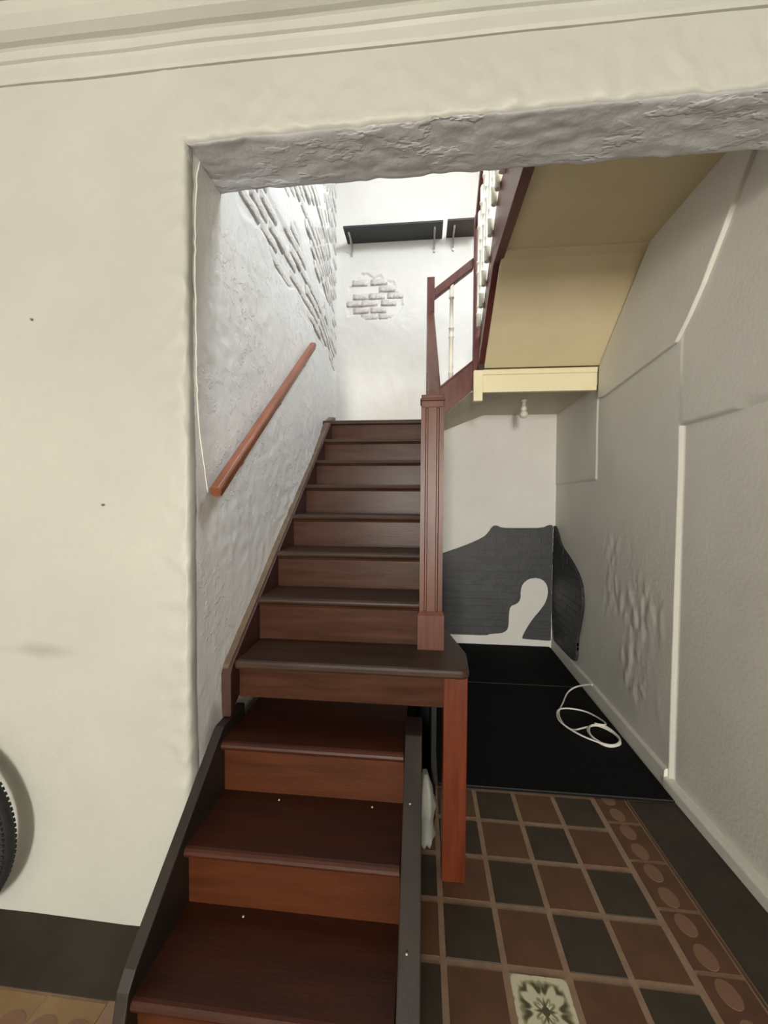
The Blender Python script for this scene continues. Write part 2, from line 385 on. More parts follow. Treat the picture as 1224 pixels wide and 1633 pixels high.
qs = [-3.4, -2, -1.2, -0.6, -0.4]+frange(-0.38, 0, 0.02)+[0.33, 0.66, 1.0]+[1+i/20 for i in range(1, 21)]+[2.33, 2.66, 3.0, 3.1, 3.3, 6.4]
wf.grid(frange(-0.82, 1.36, 0.014), qs, header_pt)
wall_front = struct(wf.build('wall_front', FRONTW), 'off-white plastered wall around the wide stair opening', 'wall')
# the underside of the opening is painted a cooler grey-white
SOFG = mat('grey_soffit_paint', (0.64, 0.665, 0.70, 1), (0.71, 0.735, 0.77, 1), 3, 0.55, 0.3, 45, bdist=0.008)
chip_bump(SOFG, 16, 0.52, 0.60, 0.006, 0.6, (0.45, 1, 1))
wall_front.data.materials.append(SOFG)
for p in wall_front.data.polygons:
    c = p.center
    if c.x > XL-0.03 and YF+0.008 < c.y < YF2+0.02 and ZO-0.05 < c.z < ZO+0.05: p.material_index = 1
for loc in ((-1.367, YF-0.004, 2.157), (-1.109, YF-0.004, 1.509)):
    MB().lathe([(0.0045, 0), (0.0035, 0.003), (0.0005, 0.004)], n=10).build('plug_hole', HOLE, wall_front, 0, loc).rotation_euler = (math.pi/2, 0, 0)

# ------------------------------------------------------------------ stairwell left wall with exposed bricks
wl = MB()
ys = frange(1.308, 4.23, 0.0125)
zs = frange(0, 0.6, 0.05)+frange(0.6, 5.1, 0.0145)[1:]+frange(5.1, TOP, 0.2)[1:]
wl.grid(ys, zs, lambda y, z: (left_x(y, z), y, z))
wall_left = struct(wl.build('wall_left', STAIRW), 'lumpy white stairwell wall with painted brick showing through', 'wall')
def brick_meshes(name, L, H, D, m, n=4):
    """rough bricks lying in a wall: local x length, z height, outward is -y"""
    out = []
    for k in range(n):
        mb = MB(); us = [-L/2, -L/2+0.005, -L/4, 0, L/4, L/2-0.005, L/2]; vs = [-H/2, -H/2+0.005, -H/6, H/6, H/2-0.005, H/2]
        def fn(u, v):
            e = (abs(u) > L/2-1e-6) or (abs(v) > H/2-1e-6)
            j = Vector((noise.noise((u*30, v*50, k*7.1)), noise.noise((u*30, v*50, k*7.1+50)), noise.noise((u*30, v*50, k*7.1+90))))*0.0042
            return (u+j.x, (0.0 if e else -D)+(0 if e else j.y), v+j.z*0.7)
        mb.grid(us, vs, fn); out.append(mb.mesh(name, m))
    return out
bl = brick_meshes('brick', 0.206, 0.063, 0.0105, BRICKW, 8)
nb = 0
for c in range(0, 34):
    z = 2.745+0.073*c
    for q in range(-1, 14):
        y = 1.55+0.217*q+(0.108 if c % 2 else 0)+random.uniform(-0.012, 0.012)
        if y < 1.66 or y > 4.12 or z > 5.0: continue
        mk = (brick_mask(y-0.07, z)+brick_mask(y+0.07, z)+brick_mask(y, z))/3
        if mk < 0.62 or nb > 290 or random.random() < 0.12: continue
        o = link('brick', random.choice(bl), wall_left, 0, (left_base(y)-0.0100+random.uniform(-0.003, 0.003), y, z+random.uniform(-0.003, 0.003)))
        slope = (left_base(y+0.05)-left_base(y-0.05))/0.1
        o.rotation_euler = (random.uniform(-.04, .04), random.uniform(-.02, .02), math.pi/2-math.atan(slope)+random.uniform(-.03, .03)); o.scale = (1, -1 if False else 1, 1)
        nb += 1

# ------------------------------------------------------------------ back wall
PATCH = [(-0.80, 3.50), (-0.84, 3.62), (-0.79, 3.80), (-0.72, 3.86), (-0.66, 3.94), (-0.58, 3.93), (-0.52, 3.88), (-0.46, 3.93),
         (-0.42, 3.86), (-0.31, 3.84), (-0.30, 3.74), (-0.23, 3.70), (-0.225, 3.56), (-0.28, 3.50), (-0.36, 3.46), (-0.45, 3.45), (-0.62, 3.46), (-0.68, 3.50)]
def inside(p, poly):
    r = False; n = len(poly)
    for i in range(n):
        a, b = poly[i], poly[(i+1) % n]
        if (a[1] > p[1]) != (b[1] > p[1]) and p[0] < (b[0]-a[0])*(p[1]-a[1])/(b[1]-a[1])+a[0]: r = not r
    return r
def back_y(x, z):
    d = 0.008*nz(x, z, 2.2, 1.5)+0.003*nz(x, z, 6.0, 6.0)
    if z > 2.4: d += chips(x, z, 7, 0.0022)
    if x > 0.15 and z < 2.5: d *= 0.5
    if -0.9 < x < -0.15 and 3.35 < z < 4.0:
        if inside((x+0.012*nz(x, z, 0, 25), z+0.012*nz(x, z, 5, 25)), PATCH): return YB+0.016
        if abs(x+0.27) < 0.12 and 3.3 < z < 3.5: d -= 0.002*chips(x, z, 20, 1)
    return YB-d
wb = MB()
xs = frange(-1.0, -0.1, 0.011)+frange(-0.1, 1.42, 0.04)[1:]
zs = frange(0, 2.2, 0.06)+frange(2.2, 3.35, 0.03)[1:]+frange(3.35, 4.0, 0.010)[1:]+frange(4.0, TOP, 0.06)[1:]
wb.grid(xs, zs, lambda x, z: (x, back_y(x, z), z))
wall_back = struct(wb.build('wall_back', BACKW), 'white back wall of the stairwell with a chipped brick patch', 'wall')
bp = brick_meshes('brick', 0.180, 0.066, 0.0165, BRICKP, 6)
for c in range(7):
    z = 3.485+0.0725*c
    for q in range(-1, 5):
        x = -0.75+0.186*q+(0.08 if c % 2 else 0)
        if not (inside((x-0.05, z), PATCH) and inside((x+0.05, z), PATCH)) or random.random() < 0.12: continue
        x += random.uniform(-0.015, 0.015)
        o = link('brick', random.choice(bp), wall_back, 0, (x, YB+0.017+random.uniform(-0.004, 0.002), z))
        o.rotation_euler = (random.uniform(-.06, .06), random.uniform(-.04, .04), random.uniform(-.05, .05)); o.scale = (random.uniform(0.90, 1.04), 1, random.uniform(0.9, 1.02))

# charcoal painted brickwork low on the back wall and round the corner
def clip_rect(poly, x0, x1, z0, z1):
    def clip(pts, ins, cut):
        out = []
        for i, p in enumerate(pts):
            q = pts[i-1]
            if ins(p):
                if not ins(q): out.append(cut(q, p))
                out.append(p)
            elif ins(q): out.append(cut(q, p))
        return out
    def cx(v): return lambda a, b: (v, a[1]+(b[1]-a[1])*(v-a[0])/(b[0]-a[0]))
    def cz(v): return lambda a, b: (a[0]+(b[0]-a[0])*(v-a[1])/(b[1]-a[1]), v)
    for ins, cut in ((lambda p: p[0] >= x0, cx(x0)), (lambda p: p[0] <= x1, cx(x1)), (lambda p: p[1] >= z0, cz(z0)), (lambda p: p[1] <= z1, cz(z1))):
        if not poly: return []
        poly = clip(poly, ins, cut)
    return poly
from mathutils.geometry import tessellate_polygon
def tris_of(poly):
    return [[poly[i] for i in t] for t in tessellate_polygon([[Vector((p[0], p[1], 0)) for p in poly]])]
def brick_from(tris, x, z):
    out = []
    for t in tris:
        pp = clip_rect(t, x+0.004, x+0.222, z+0.0035, z+0.070)
        if len(pp) > 2 and parea(pp) > 1e-6: out.append(pp)
    return out if sum(parea(p) for p in out) > 0.0006 else []
def parea(p): return abs(sum(p[i-1][0]*p[i][1]-p[i][0]*p[i-1][1] for i in range(len(p))))/2
def smooth_poly(p, it=2):
    for _ in range(it):
        q = []
        for i in range(len(p)):
            a, b = p[i], p[(i+1) % len(p)]
            q += [(a[0]*.75+b[0]*.25, a[1]*.75+b[1]*.25), (a[0]*.25+b[0]*.75, a[1]*.25+b[1]*.75)]
        p = q
    return p
CP = [(0.10, 0.925), (0.22, 0.972), (0.45, 1.055), (0.645, 1.146), (0.70, 1.205), (0.735, 1.265), (0.78, 1.278), (0.83, 1.25), (1.0, 1.25), (1.25, 1.255),
      (1.30, 1.285), (1.349, 1.286), (1.349, 1.2), (1.349, 0.5), (1.349, 0.12), (1.349, 0.078), (1.30, 0.078), (1.08, 0.086), (1.055, 0.092), (1.10, 0.19), (1.165, 0.30), (1.245, 0.40), (1.30, 0.49), (1.318, 0.61), (1.285, 0.695),
      (1.21, 0.735), (1.12, 0.725), (1.055, 0.67), (1.035, 0.60), (1.035, 0.50), (1.00, 0.455), (0.935, 0.43), (0.92, 0.36), (0.918, 0.22), (0.90, 0.165), (0.84, 0.135), (0.72, 0.125), (0.70, 0.108), (0.40, 0.108), (0.10, 0.105)]
CPS = smooth_poly(CP, 1)
def char_patch(poly, place, parent, axis, base, x0, x1, z0, z1):
    back = MB().prism(poly, axis, base, base+place*0.006).build('charcoal_paint_ground', CHAR, parent)
    c = 0; z = z0; tris = tris_of(poly)
    while z < z1:
        x = x0-(0.115 if c % 2 else 0)
        while x < x1:
            mb = MB(); h = base+place*(0.010+random.uniform(0, 0.003))
            for pp in brick_from(tris, x, z): mb.prism(pp, axis, base, h)
            if mb.v: mb.build('charcoal_brick', CHAR, parent, fix=False)
            x += 0.226
        z += 0.0735; c += 1
char_patch(CPS, -1, wall_back, 1, YB-0.002, 0.10, 1.36, 0.06, 1.3)

# ------------------------------------------------------------------ right wall
DOORY, DOORZ = 2.175, 1.925
def right_x(y, z):
    d = 0.006*nz(y, z, 3.3, 1.2)+0.002*nz(y, z, 9.0, 5)
    k = sst(2.2, 2.35, y)*sst(3.2, 2.8, y)*sst(0.2, 0.4, z)*sst(1.6, 1.2, z)
    d += k*chips(y*1.5, z*0.8, 11, 0.004)*sst(-0.1, 0.2, nz(y, z, 17, 3))
    if y < DOORY: d *= 0.5
    rec = 0.018 if (1.25 < y < DOORY and z < DOORZ+0.01*(DOORY-y)) else 0.0
    prd = 0.007 if (y > 3.19 and z > 1.70) else 0.0
    return xr(y)+0.012-d+rec-prd
wr = MB()
ys = frange(FY0, 1.2, 0.2)+frange(1.2, DOORY-0.002, 0.025)[1:]+[DOORY]+frange(DOORY+0.012, 3.188, 0.0125)+[3.192]+frange(3.21, 4.26, 0.03)
zs = frange(0, 0.2, 0.05)+frange(0.2, 1.69, 0.0125)[1:]+[1.699, 1.701]+frange(1.72, DOORZ-0.003, 0.02)+[DOORZ-0.001, DOORZ+0.004]+frange(1.95, 3.3, 0.03)+frange(3.3, TOP, 0.3)[1:]
wr.grid(ys, zs, lambda y, z: (right_x(y, z), y, z))
wall_right = struct(wr.build('wall_right', CORRW), 'grey-white corridor wall with a walled-up doorway', 'wall')
# thicker plaster above the old stair line
LED = [(3.06, 2.31), (2.62, 2.335), (2.20, 2.362), (2.10, 2.45), (2.005, 2.56), (1.88, 2.74), (1.75, 2.93), (1.66, 3.06), (2.46, 3.06), (3.155, 2.56), (3.155, 2.32)]
lm = MB().prism(LED, 0, 1.335, 1.298); lm.v = [(v[0]+max(0, v[1]-2.1)*0.027, v[1], v[2]) for v in lm.v]; lm.build('plaster_ledge', CORRW, wall_right, 0.006)
# skirting of the corridor
bb = MB()
bb.prism([(1.345, 0), (1.297, 0), (1.297, 0.052), (1.305, 0.062), (1.345, 0.066)], 1, FY0, 2.19)
base_r = struct(bb.build('baseboard_right', CORRW, None, 0.003), 'low plaster skirting along the corridor wall', 'baseboard')
b2 = MB(); K = 14
pr = []
for i in range(K+1):
    y = 2.19+(4.2-2.19)*i/K; x = xr(y)-0.010
    pr.append([(1.40, y, 0), (x, y, 0), (x+0.004, y, 0.095), (x+0.012, y, 0.105), (1.40, y, 0.112)])
o_ = []
for r_ in pr: o_ += r_
fs = []
for i in range(K):
    for j in range(4): fs.append((i*5+j, (i+1)*5+j, (i+1)*5+j+1, i*5+j+1))
fs += [(0, 1, 2, 3, 4), tuple(K*5+j for j in (4, 3, 2, 1, 0))]
b2.add(o_, fs).build('skirting_section', CORRW, base_r)
RP = [(4.19, 1.287), (4.10, 1.25), (3.96, 1.105), (3.71, 1.02), (3.52, 0.93), (3.41, 0.845), (3.37, 0.70), (3.385, 0.60), (3.44, 0.45), (3.48, 0.342), (3.48, 0.22), (3.50, 0.145), (3.60, 0.125), (3.82, 0.118), (4.19, 0.115)]
rpo = empty('charcoal_patch'); rpo.parent = wall_right
rpo.location = (0, 0, 0)
a0 = math.atan(0.027)
def right_patch():
    poly = smooth_poly(RP, 1)
    def sl(mb):
        mb.v = [(v[0]+(v[1]-3.4)*0.027, v[1], v[2]) for v in mb.v]; return mb
    B = xr(3.4)+0.014
    sl(MB().prism(poly, 0, B, B-0.022)).build('charcoal_paint_ground', CHAR, rpo)
    z = 0.06; c = 0; tris = tris_of(poly)
    while z < 1.3:
        x = 3.30-(0.113 if c % 2 else 0)
        while x < 4.2:
            mb = MB(); h = B-0.024-random.uniform(0, 0.003)
            for pp in brick_from(tris, x, z): mb.prism(pp, 0, B, h)
            if mb.v: sl(mb).build('charcoal_brick', CHAR, rpo, fix=False)
            x += 0.226
        z += 0.0735; c += 1
right_patch()

# ------------------------------------------------------------------ rest of the shell
struct(MB().box(FX0-0.1, FX0, FY0-0.1, YF+0.02, -0.1, ZC+0.1).build('wall_far_left', WHITE), 'plain white side wall of the hall', 'wall')
struct(MB().box(FX0, 1.45, FY0-0.1, FY0, -0.1, ZC+0.1).build('wall_behind', WHITE), 'plain white wall behind the viewer', 'wall')
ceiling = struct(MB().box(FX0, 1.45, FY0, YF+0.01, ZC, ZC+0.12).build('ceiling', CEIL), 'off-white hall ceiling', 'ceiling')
struct(MB().box(-1.1, 1.45, YF, YB+0.1, TOP, TOP+0.1).build('ceiling_stairwell', WHITE), 'white ceiling high over the stairwell', 'ceiling')
# cornice: three thin steps and a cove, swept along x
cor = [(1.29, 2.955), (1.262, 2.955), (1.258, 2.965), (1.258, 3.0), (1.254, 3.012), (1.246, 3.016), (1.246, 3.045), (1.240, 3.05), (1.226, 3.053), (1.205, 3.066), (1.185, 3.09), (1.175, 3.125), (1.29, 3.125)]
cm = MB(); xs_ = frange(FX0, 1.36, 0.05); n = len(cor)
for x in xs_:
    for y, z in cor: cm.v.append((x, y+0.003*noise.noise((x*3, z*20, 0)), z+0.004*noise.noise((x*2.2, 5, 0))))
for i in range(len(xs_)-1):
    for j in range(n-1): cm.f.append([i*n+j, (i+1)*n+j, (i+1)*n+j+1, i*n+j+1]); cm.sm.append(False)
struct(cm.build('trim_1', FRONTW), 'stepped plaster cornice under the hall ceiling', 'cornice')
# upper floor over the corridor: flat soffit
struct(MB().box(0.475, 1.40, YF2-0.01, 2.53, 3.05, 3.34).build('ceiling_corridor', CREAM), 'flat cream ceiling over the corridor mouth', 'ceiling')

# ------------------------------------------------------------------ main staircase
st = tag(empty('staircase', (-0.35, 1.5, 0)), 'dark brown wooden staircase with a fluted newel post climbing between white walls', 'staircase')
ST = Vector((-0.35, 1.5, 0))
def sb(mb, name, m, parent=st, bevel=0.0, off=ST):
    mb.v = [tuple(Vector(v)-off) for v in mb.v]
    return mb.build(name, m, parent, bevel)
def tread_profile(y0, y1, z, t=0.030):
    r = t/2; P = [(y1, z), (y1, z-t)]
    for k in range(7):
        a = -math.pi/2-math.pi*k/6; P.append((y0+r+r*math.cos(a), z-r+r*math.sin(a)))
    return P
def tread(mb, x0, x1, y0, y1, z, t=0.030): return mb.prism(tread_profile(y0, y1, z, t), 0, x0, x1, smooth=False)
SX0, SX1 = -0.752, -0.008
# wide starting tread with a clipped back corner
b = MB(); t = 0.038
pl = [(SX0, 1.50), (0.165, 1.50), (0.188, 1.52), (0.196, 1.69), (0.13, 2.0), (SX0, 2.0)]
b.prism(pl, 2, 0.88-t, 0.88)
sb(b, 'tread', WTREAD, st, 0.012)
sb(MB().box(SX0, 0.10, 1.548, 1.575, 0.708, 0.843), 'fascia_board', WRISER, st, 0.003)
sb(MB().box(0.092, 0.186, 1.545, 1.64, 0, 0.842), 'leg', WLEG, st, 0.004)['label'] = 'reddish varnished square leg'
for i in range(1, len(STEPS)):
    y, z = STEPS[i]; yp, zp = STEPS[i-1]
    ny = STEPS[i+1][0]+0.03 if i+1 < len(STEPS) else 4.2
    if i < len(STEPS)-1:
        sb(tread(MB(), SX0, SX1, y, ny, z), 'tread', WTREAD, st)
    else:
        sb(tread(MB(), -0.93, 0.10, y, 4.2, z, 0.04), 'landing', WTREAD, st)
    sb(MB().box(SX0, SX1, y+0.018, y+0.036, zp-0.002, z-0.028), 'riser', WRISER, st)
# scotia strips under the nosings
for i in range(1, len(STEPS)):
    y, z = STEPS[i]
    sb(MB().prism([(y+0.020, z-0.030), (y+0.008, z-0.030), (y+0.011, z-0.037), (y+0.020, z-0.043)], 0, SX0, SX1), 'nosing_strip', WRISER, st)
# wall stringer: top line parallel to the nosings, plumb cut at the foot
def sline(y): return 0.855+(y-1.475)*0.760
WS = [(1.475, 0.66), (1.475, 0.835), (1.49, 0.862), (3.24, sline(3.24)), (3.36, 2.245), (3.36, 2.0), (3.25, 1.9)]
k = sb(MB().prism(WS, 0, -0.80, -0.752), 'wall_stringer', WSTR, st, 0.004)
TE = [(1.478, 0.84), (1.492, 0.866), (3.24, sline(3.24)+0.004), (3.36, 2.249), (3.36, 2.235), (3.24, sline(3.24)-0.01), (1.495, 0.852), (1.484, 0.836)]
sb(MB().prism(TE, 0, -0.81, -0.766), 'stringer_cap', WGREY, k, 0.002)
# outer closed stringer and black panels added below it to make the gap dark
def oline(y): return 1.10+(y-1.74)*0.757
OS = [(1.80, 0.88), (1.80, oline(1.80)+0.06), (3.30, oline(3.30)+0.06), (3.30, oline(3.30)-0.22), (2.05, 0.88)]
sb(MB().prism(OS, 0, -0.008, 0.083), 'outer_stringer', WSTR, st, 0.004)
SP = [(1.85, 0.005), (1.85, 0.86), (2.1, 0.86), (3.32, 1.98), (4.19, 2.0), (4.19, 0.005)]
sb(MB().prism(SP, 0, 0.055, 0.078), 'added_dark_spandrel', SHADEBLK, st)
sb(MB().prism([(1.62, 0.70), (1.95, 0.72), (3.25, 1.72), (4.19, 1.98), (4.19, 2.02), (3.25, 1.76), (1.95, 0.76), (1.62, 0.74)], 0, -0.78, 0.06), 'flight_soffit', SHADEBLK, st)
sb(MB().box(-0.78, 0.055, 2.35, 2.37, 0.0, 1.0), 'added_shade_board', SHADEBLK, st)  # black board added to close off the gap where it is only dark
# fluted newel
def newel(x0, x1, y0, y1):
    cx, cy = (x0+x1)/2, (y0+y1)/2; h = (x1-x0)/2
    side = []
    for a, d in ((-h, 0), (-h*0.62, 0), (-h*0.55, .007), (-h*0.42, .007), (-h*0.36, 0), (h*0.36, 0), (h*0.42, .007), (h*0.55, .007), (h*0.62, 0)): side.append((a, -h+d))
    poly = []
    for q in range(4):
        c, s_ = math.cos(q*math.pi/2), math.sin(q*math.pi/2)
        for a, e in side: poly.append((cx+a*c-e*s_, cy+a*s_+e*c))
    return poly
nw = sb(MB().prism(newel(-0.007, 0.091, 1.71, 1.808), 2, 1.045, 1.935), 'newel_post', WNEWEL, st, 0.0)
N0 = ST
sb(MB().box(-0.014, 0.100, 1.700, 1.814, 0.88, 1.030).add([(-0.014, 1.70, 1.03), (0.10, 1.70, 1.03), (0.10, 1.814, 1.03), (-0.014, 1.814, 1.03), (-0.008, 1.708, 1.047), (0.092, 1.708, 1.047), (0.092, 1.81, 1.047), (-0.008, 1.81, 1.047)],
   [(0, 1, 5, 4), (1, 2, 6, 5), (2, 3, 7, 6), (3, 0, 4, 7)]), 'newel_base', WNEWEL, nw, 0.0)
sb(MB().box(-0.007, 0.091, 1.71, 1.808, 1.93, 1.962).box(-0.011, 0.095, 1.706, 1.812, 1.962, 1.972).box(-0.006, 0.090, 1.712, 1.806, 1.972, 1.988), 'newel_cap', WNEWEL, nw, 0.003)
# handrail up to the upper newel
HR = [(1.80, 1.905), (3.31, 3.035), (3.31, 3.095), (1.80, 1.968)]
sb(MB().prism(HR, 0, 0.024, 0.087), 'handrail', WNEWEL, st, 0.008)
un = sb(MB().box(0.026, 0.088, 3.30, 3.362, 2.10, 3.372), 'upper_newel', WRED, st, 0.003)
def baluster(h, r=0.019):
    P = [(r, 0), (r, 0.10*h), (r*1.15, .105*h), (r*1.15, .118*h), (r*.75, .125*h), (r, .17*h), (r*1.1, .18*h), (r*.85, .19*h), (r*.95, .45*h), (r*1.2, .46*h), (r*1.2, .475*h), (r*.9, .48*h), (r, .54*h), (r*1.2, .545*h), (r*1.2, .56*h), (r*.85, .565*h), (r*.8, .84*h), (r*1.15, .845*h), (r*1.15, .86*h), (r*.9, .865*h), (r, 1*h)]
    return MB().lathe(P, n=12)
bz = {}
def put_baluster(x, y, z0, z1, parent, off):
    k = round(z1-z0, 2)
    if k not in bz: bz[k] = baluster(z1-z0).mesh('baluster', BALC)
    return link('baluster', bz[k], parent, 0, (x-off.x, y-off.y, z0-off.z))
for i in range(9):
    y = 1.92+0.155*i
    put_baluster(0.055, y, oline(y)+0.05, 1.905+(y-1.8)*0.748+0.012, st, ST)
# short rise to the right from the landing: stringer, rail, baluster, steps
def shz(x): return 2.238+(x-0.166)*0.86
sb(MB().prism([(0.060, shz(0.06)), (0.46, shz(0.46)+0.0), (0.46, shz(0.46)+0.225), (0.060, shz(0.06)+0.255)], 1, 3.305, 3.345), 'turn_stringer', WRED, st, 0.003)
sb(MB().prism([(0.070, shz(0.07)+0.247), (0.46, shz(0.46)+0.220), (0.46, shz(0.46)+0.238), (0.070, shz(0.07)+0.268)], 1, 3.297, 3.353), 'stringer_moulding', WRED, st, 0.003)
sb(MB().prism([(0.086, 3.200), (0.40, 3.430), (0.40, 3.515), (0.086, 3.282)], 1, 3.305, 3.357), 'turn_rail', WRED, st, 0.006)
put_baluster(0.228, 3.328, 2.50, 3.33, st, ST)
sb(MB().box(0.06, 0.27, 3.345, 4.2, 2.362, 2.395), 'tread', WTREAD, st, 0.004)
sb(MB().box(0.27, 0.445, 3.345, 4.2, 2.567, 2.598), 'tread', WTREAD, st, 0.004)
sb(MB().box(0.268, 0.284, 3.345, 4.2, 2.395, 2.567), 'riser', WRISER, st)
fr = [(0.02, 2.118), (0.166, 2.238), (0.30, 2.350), (0.385, 2.424), (0.452, 2.426)]
bk_ = [(0.02, 2.187), (0.207, 2.261), (0.40, 2.337), (0.61, 2.418), (0.66, 2.426)]
ts = MB()
for dz in (0, 0.02):
    for (xa, za), (xb, zb) in zip(fr, bk_): ts.v += [(xa, 3.312, za+dz), ((xa+xb)/2, 3.75, (za+zb)/2+dz), (xb, 4.198, zb+dz)]
for q in (0, 15):
    for a in range(4):
        for b_ in range(2): ts.f.append([q+a*3+b_, q+a*3+3+b_, q+a*3+4+b_, q+a*3+1+b_]); ts.sm.append(False)
for a in range(4):
    ts.f.append([a*3, a*3+3, a*3+18, a*3+15]); ts.f.append([a*3+2, a*3+5, a*3+20, a*3+17]); ts.sm += [False, False]
sb(ts, 'turn_soffit', LANDC, st)
sb(MB().box(0.404, 0.464, 3.285, 3.345, 2.45, 3.836), 'corner_post', WRED, st, 0.003)

# ------------------------------------------------------------------ lower step unit
LS = [(0.921, 0.205), (1.158, 0.405), (1.396, 0.605)]
LO = Vector((-0.4, 1.2, 0))
lu = tag(empty('step_unit', LO), 'three low reddish-brown wooden steps set in front of the staircase', 'steps')
for i, (y, z) in enumerate(LS):
    ny = LS[i+1][0]+0.045 if i < 2 else 1.84
    sb(tread(MB(), -0.752, -0.058, y, ny, z, 0.034), 'tread', WLOW, lu, off=LO)
    sb(MB().box(-0.752, -0.058, y+0.028, y+0.046, (z-0.2 if i else 0.0), z-0.03), 'riser', WLOWR, lu, off=LO)
def lline(y): return 0.262+(y-0.945)*0.845
LP = [(0.90, 0.0), (0.90, 0.16), (0.918, 0.235), (0.945, 0.268), (1.40, lline(1.40)-0.005), (1.42, 0.655), (1.60, 0.655), (1.60, 0.0)]
sb(MB().box(-0.752, -0.058, 1.82, 1.84, 0.605, 0.72), 'riser', WLOWR, lu, off=LO)
lb = sb(MB().prism(LP, 0, -0.788, -0.752), 'side_board', WSIDE, lu, 0.004, off=LO)
LP2 = [(0.885, 0.0), (0.885, 0.15), (0.90, 0.20), (0.93, 0.225), (1.43, 0.66), (1.56, 0.66), (1.56, 0.0)]
rb_ = sb(MB().prism(LP2, 0, -0.054, 0.008), 'side_board', WSIDE, lu, 0.004, off=LO)
for (y, z) in ((1.02, 0.31), (1.27, 0.527)):
    k = sb(MB().lathe([(0.004, 0), (0.003, 0.002), (0.0003, 0.003)], (-0.03, y, z), 8), 'screw', SCREW, rb_, off=LO)
for (x, y, z) in ((-0.52, 1.385, 0.42), (-0.17, 1.385, 0.422), (-0.55, 1.152, 0.222)):
    sb(MB().lathe([(0.004, 0), (0.003, 0.003), (0.0003, 0.004)], (x, y, z-0.01), 8), 'screw', SCREW, lu, off=LO)

# ------------------------------------------------------------------ upper flight over the corridor
UO = Vector((0.9, 3.15, 2.4))
uf = tag(empty('upper_staircase', UO), 'upper stair flight over the corridor with cream soffit and reddish-brown balustrade', 'staircase')
sb(MB().box(0.46, 1.315, 3.15, 3.19, 2.38, 2.515).box(0.46, 1.315, 3.138, 3.19, 2.512, 2.55).box(0.393, 0.462, 3.135, 3.19, 2.31, 2.548), 'landing_beam', CREAMB, uf, 0.003, UO)
sb(MB().box(0.445, 1.36, 3.18, 4.2, 2.425, 2.56), 'landing_slab', LANDC, uf, 0, UO)
sb(MB().box(0.43, 1.36, 3.15, 4.2, 2.56, 2.60), 'landing_boards', WTREAD, uf, 0, UO)
SO = [(3.205, 2.526), (2.50, 3.052), (2.50, 3.09), (3.205, 2.566)]
sb(MB().prism(SO, 0, 0.475, 1.345), 'sloping_soffit', CREAM, uf, 0, UO)
sb(MB().prism([(2.535, 3.028), (2.47, 3.040), (2.47, 3.06), (2.53, 3.06)], 0, 0.475, 1.34), 'soffit_bead', CREAM, uf, 0.004, UO)
for i in range(4):
    y = 3.15-0.2*i; z = 2.62+0.18*(i+1)
    sb(MB().box(0.48, 1.34, y-0.205, y+0.02, z-0.03, z), 'tread', WTREAD, uf, 0.004, UO)
    sb(MB().box(0.48, 1.34, y-0.006, y+0.01, max(z-0.18, 2.60), z-0.03), 'riser', WRISER, uf, 0, UO)
def ul(y): return 2.575+(3.30-y)*0.70
FS = [(3.30, ul(3.30)-0.02), (2.60, ul(2.60)), (1.51, 3.08), (1.51, 3.44), (2.52, 3.44), (2.62, 3.38), (3.30, 2.86)]
sb(MB().prism(FS, 0, 0.452, 0.478), 'well_stringer', WNEWEL, uf, 0.003, UO)
FT = [(3.30, ul(3.30)-0.055), (2.60, ul(2.60)-0.035), (1.51, 3.02), (1.51, 3.105), (2.59, ul(2.60)+0.055), (3.30, ul(3.30)+0.035)]
sb(MB().prism(FT, 0, 0.436, 0.490), 'stringer_trim', WRED, uf, 0.004, UO)
RL = [(3.32, 3.70), (3.32, 3.79), (2.60, 4.36), (1.51, 4.40), (1.51, 4.31), (2.62, 4.27)]
sb(MB().prism(RL, 0, 0.405, 0.455), 'handrail', WRED, uf, 0.006, UO)
for i in range(13):
    y = 3.21-0.125*i
    zb = 2.86+(3.30-y)*0.765 if y > 2.62 else 3.42
    zt = min(3.70+(3.32-y)*0.80, 4.30)
    put_baluster(0.435, y, min(zb, 3.42)-0.02, zt+0.03, uf, UO)

# ------------------------------------------------------------------ wall handrail on the left
R0, R1 = Vector((-0.742, 1.352, 1.556)), Vector((-0.752, 2.66, 2.588))
d = (R1-R0).normalized(); up = Vector((0, -d.z, d.y)); sx = Vector((1, 0, 0))
def rail_section():
    P = [(-0.018, -0.020), (-0.022, -0.010), (-0.022, 0.012), (-0.014, 0.022), (0.014, 0.022), (0.022, 0.012), (0.022, -0.003), (0.016, -0.008), (0.016, -0.020)]
    return P
hr = tag(empty('wall_handrail', R0), 'straight reddish wooden handrail fixed to the lumpy stairwell wall', 'handrail')
mb = MB(); P = rail_section(); n = len(P)
va = [tuple(sx*a+up*b_) for a, b_ in P]; vb = [tuple((R1-R0)+sx*a+up*b_) for a, b_ in P]
mb.add(va+vb, [tuple(range(n)), tuple(range(2*n-1, n-1, -1))]+[(i, n+i, n+(i+1) % n, (i+1) % n) for i in range(n)])
mb.build('rail', WRAIL, hr, 0.003)
for t in (0.16, 0.5, 0.84):
    p = (R1-R0)*t-up*0.02
    wx = left_base((R0+p).y)-R0.x-0.012
    MB().tube([p+Vector((0, 0, 0.0)), p+Vector((0, 0, -0.02)), Vector((p.x-0.015, p.y, p.z-0.035)), Vector((wx, p.y, p.z-0.035))], 0.006, 8).build('bracket', METAL, hr)

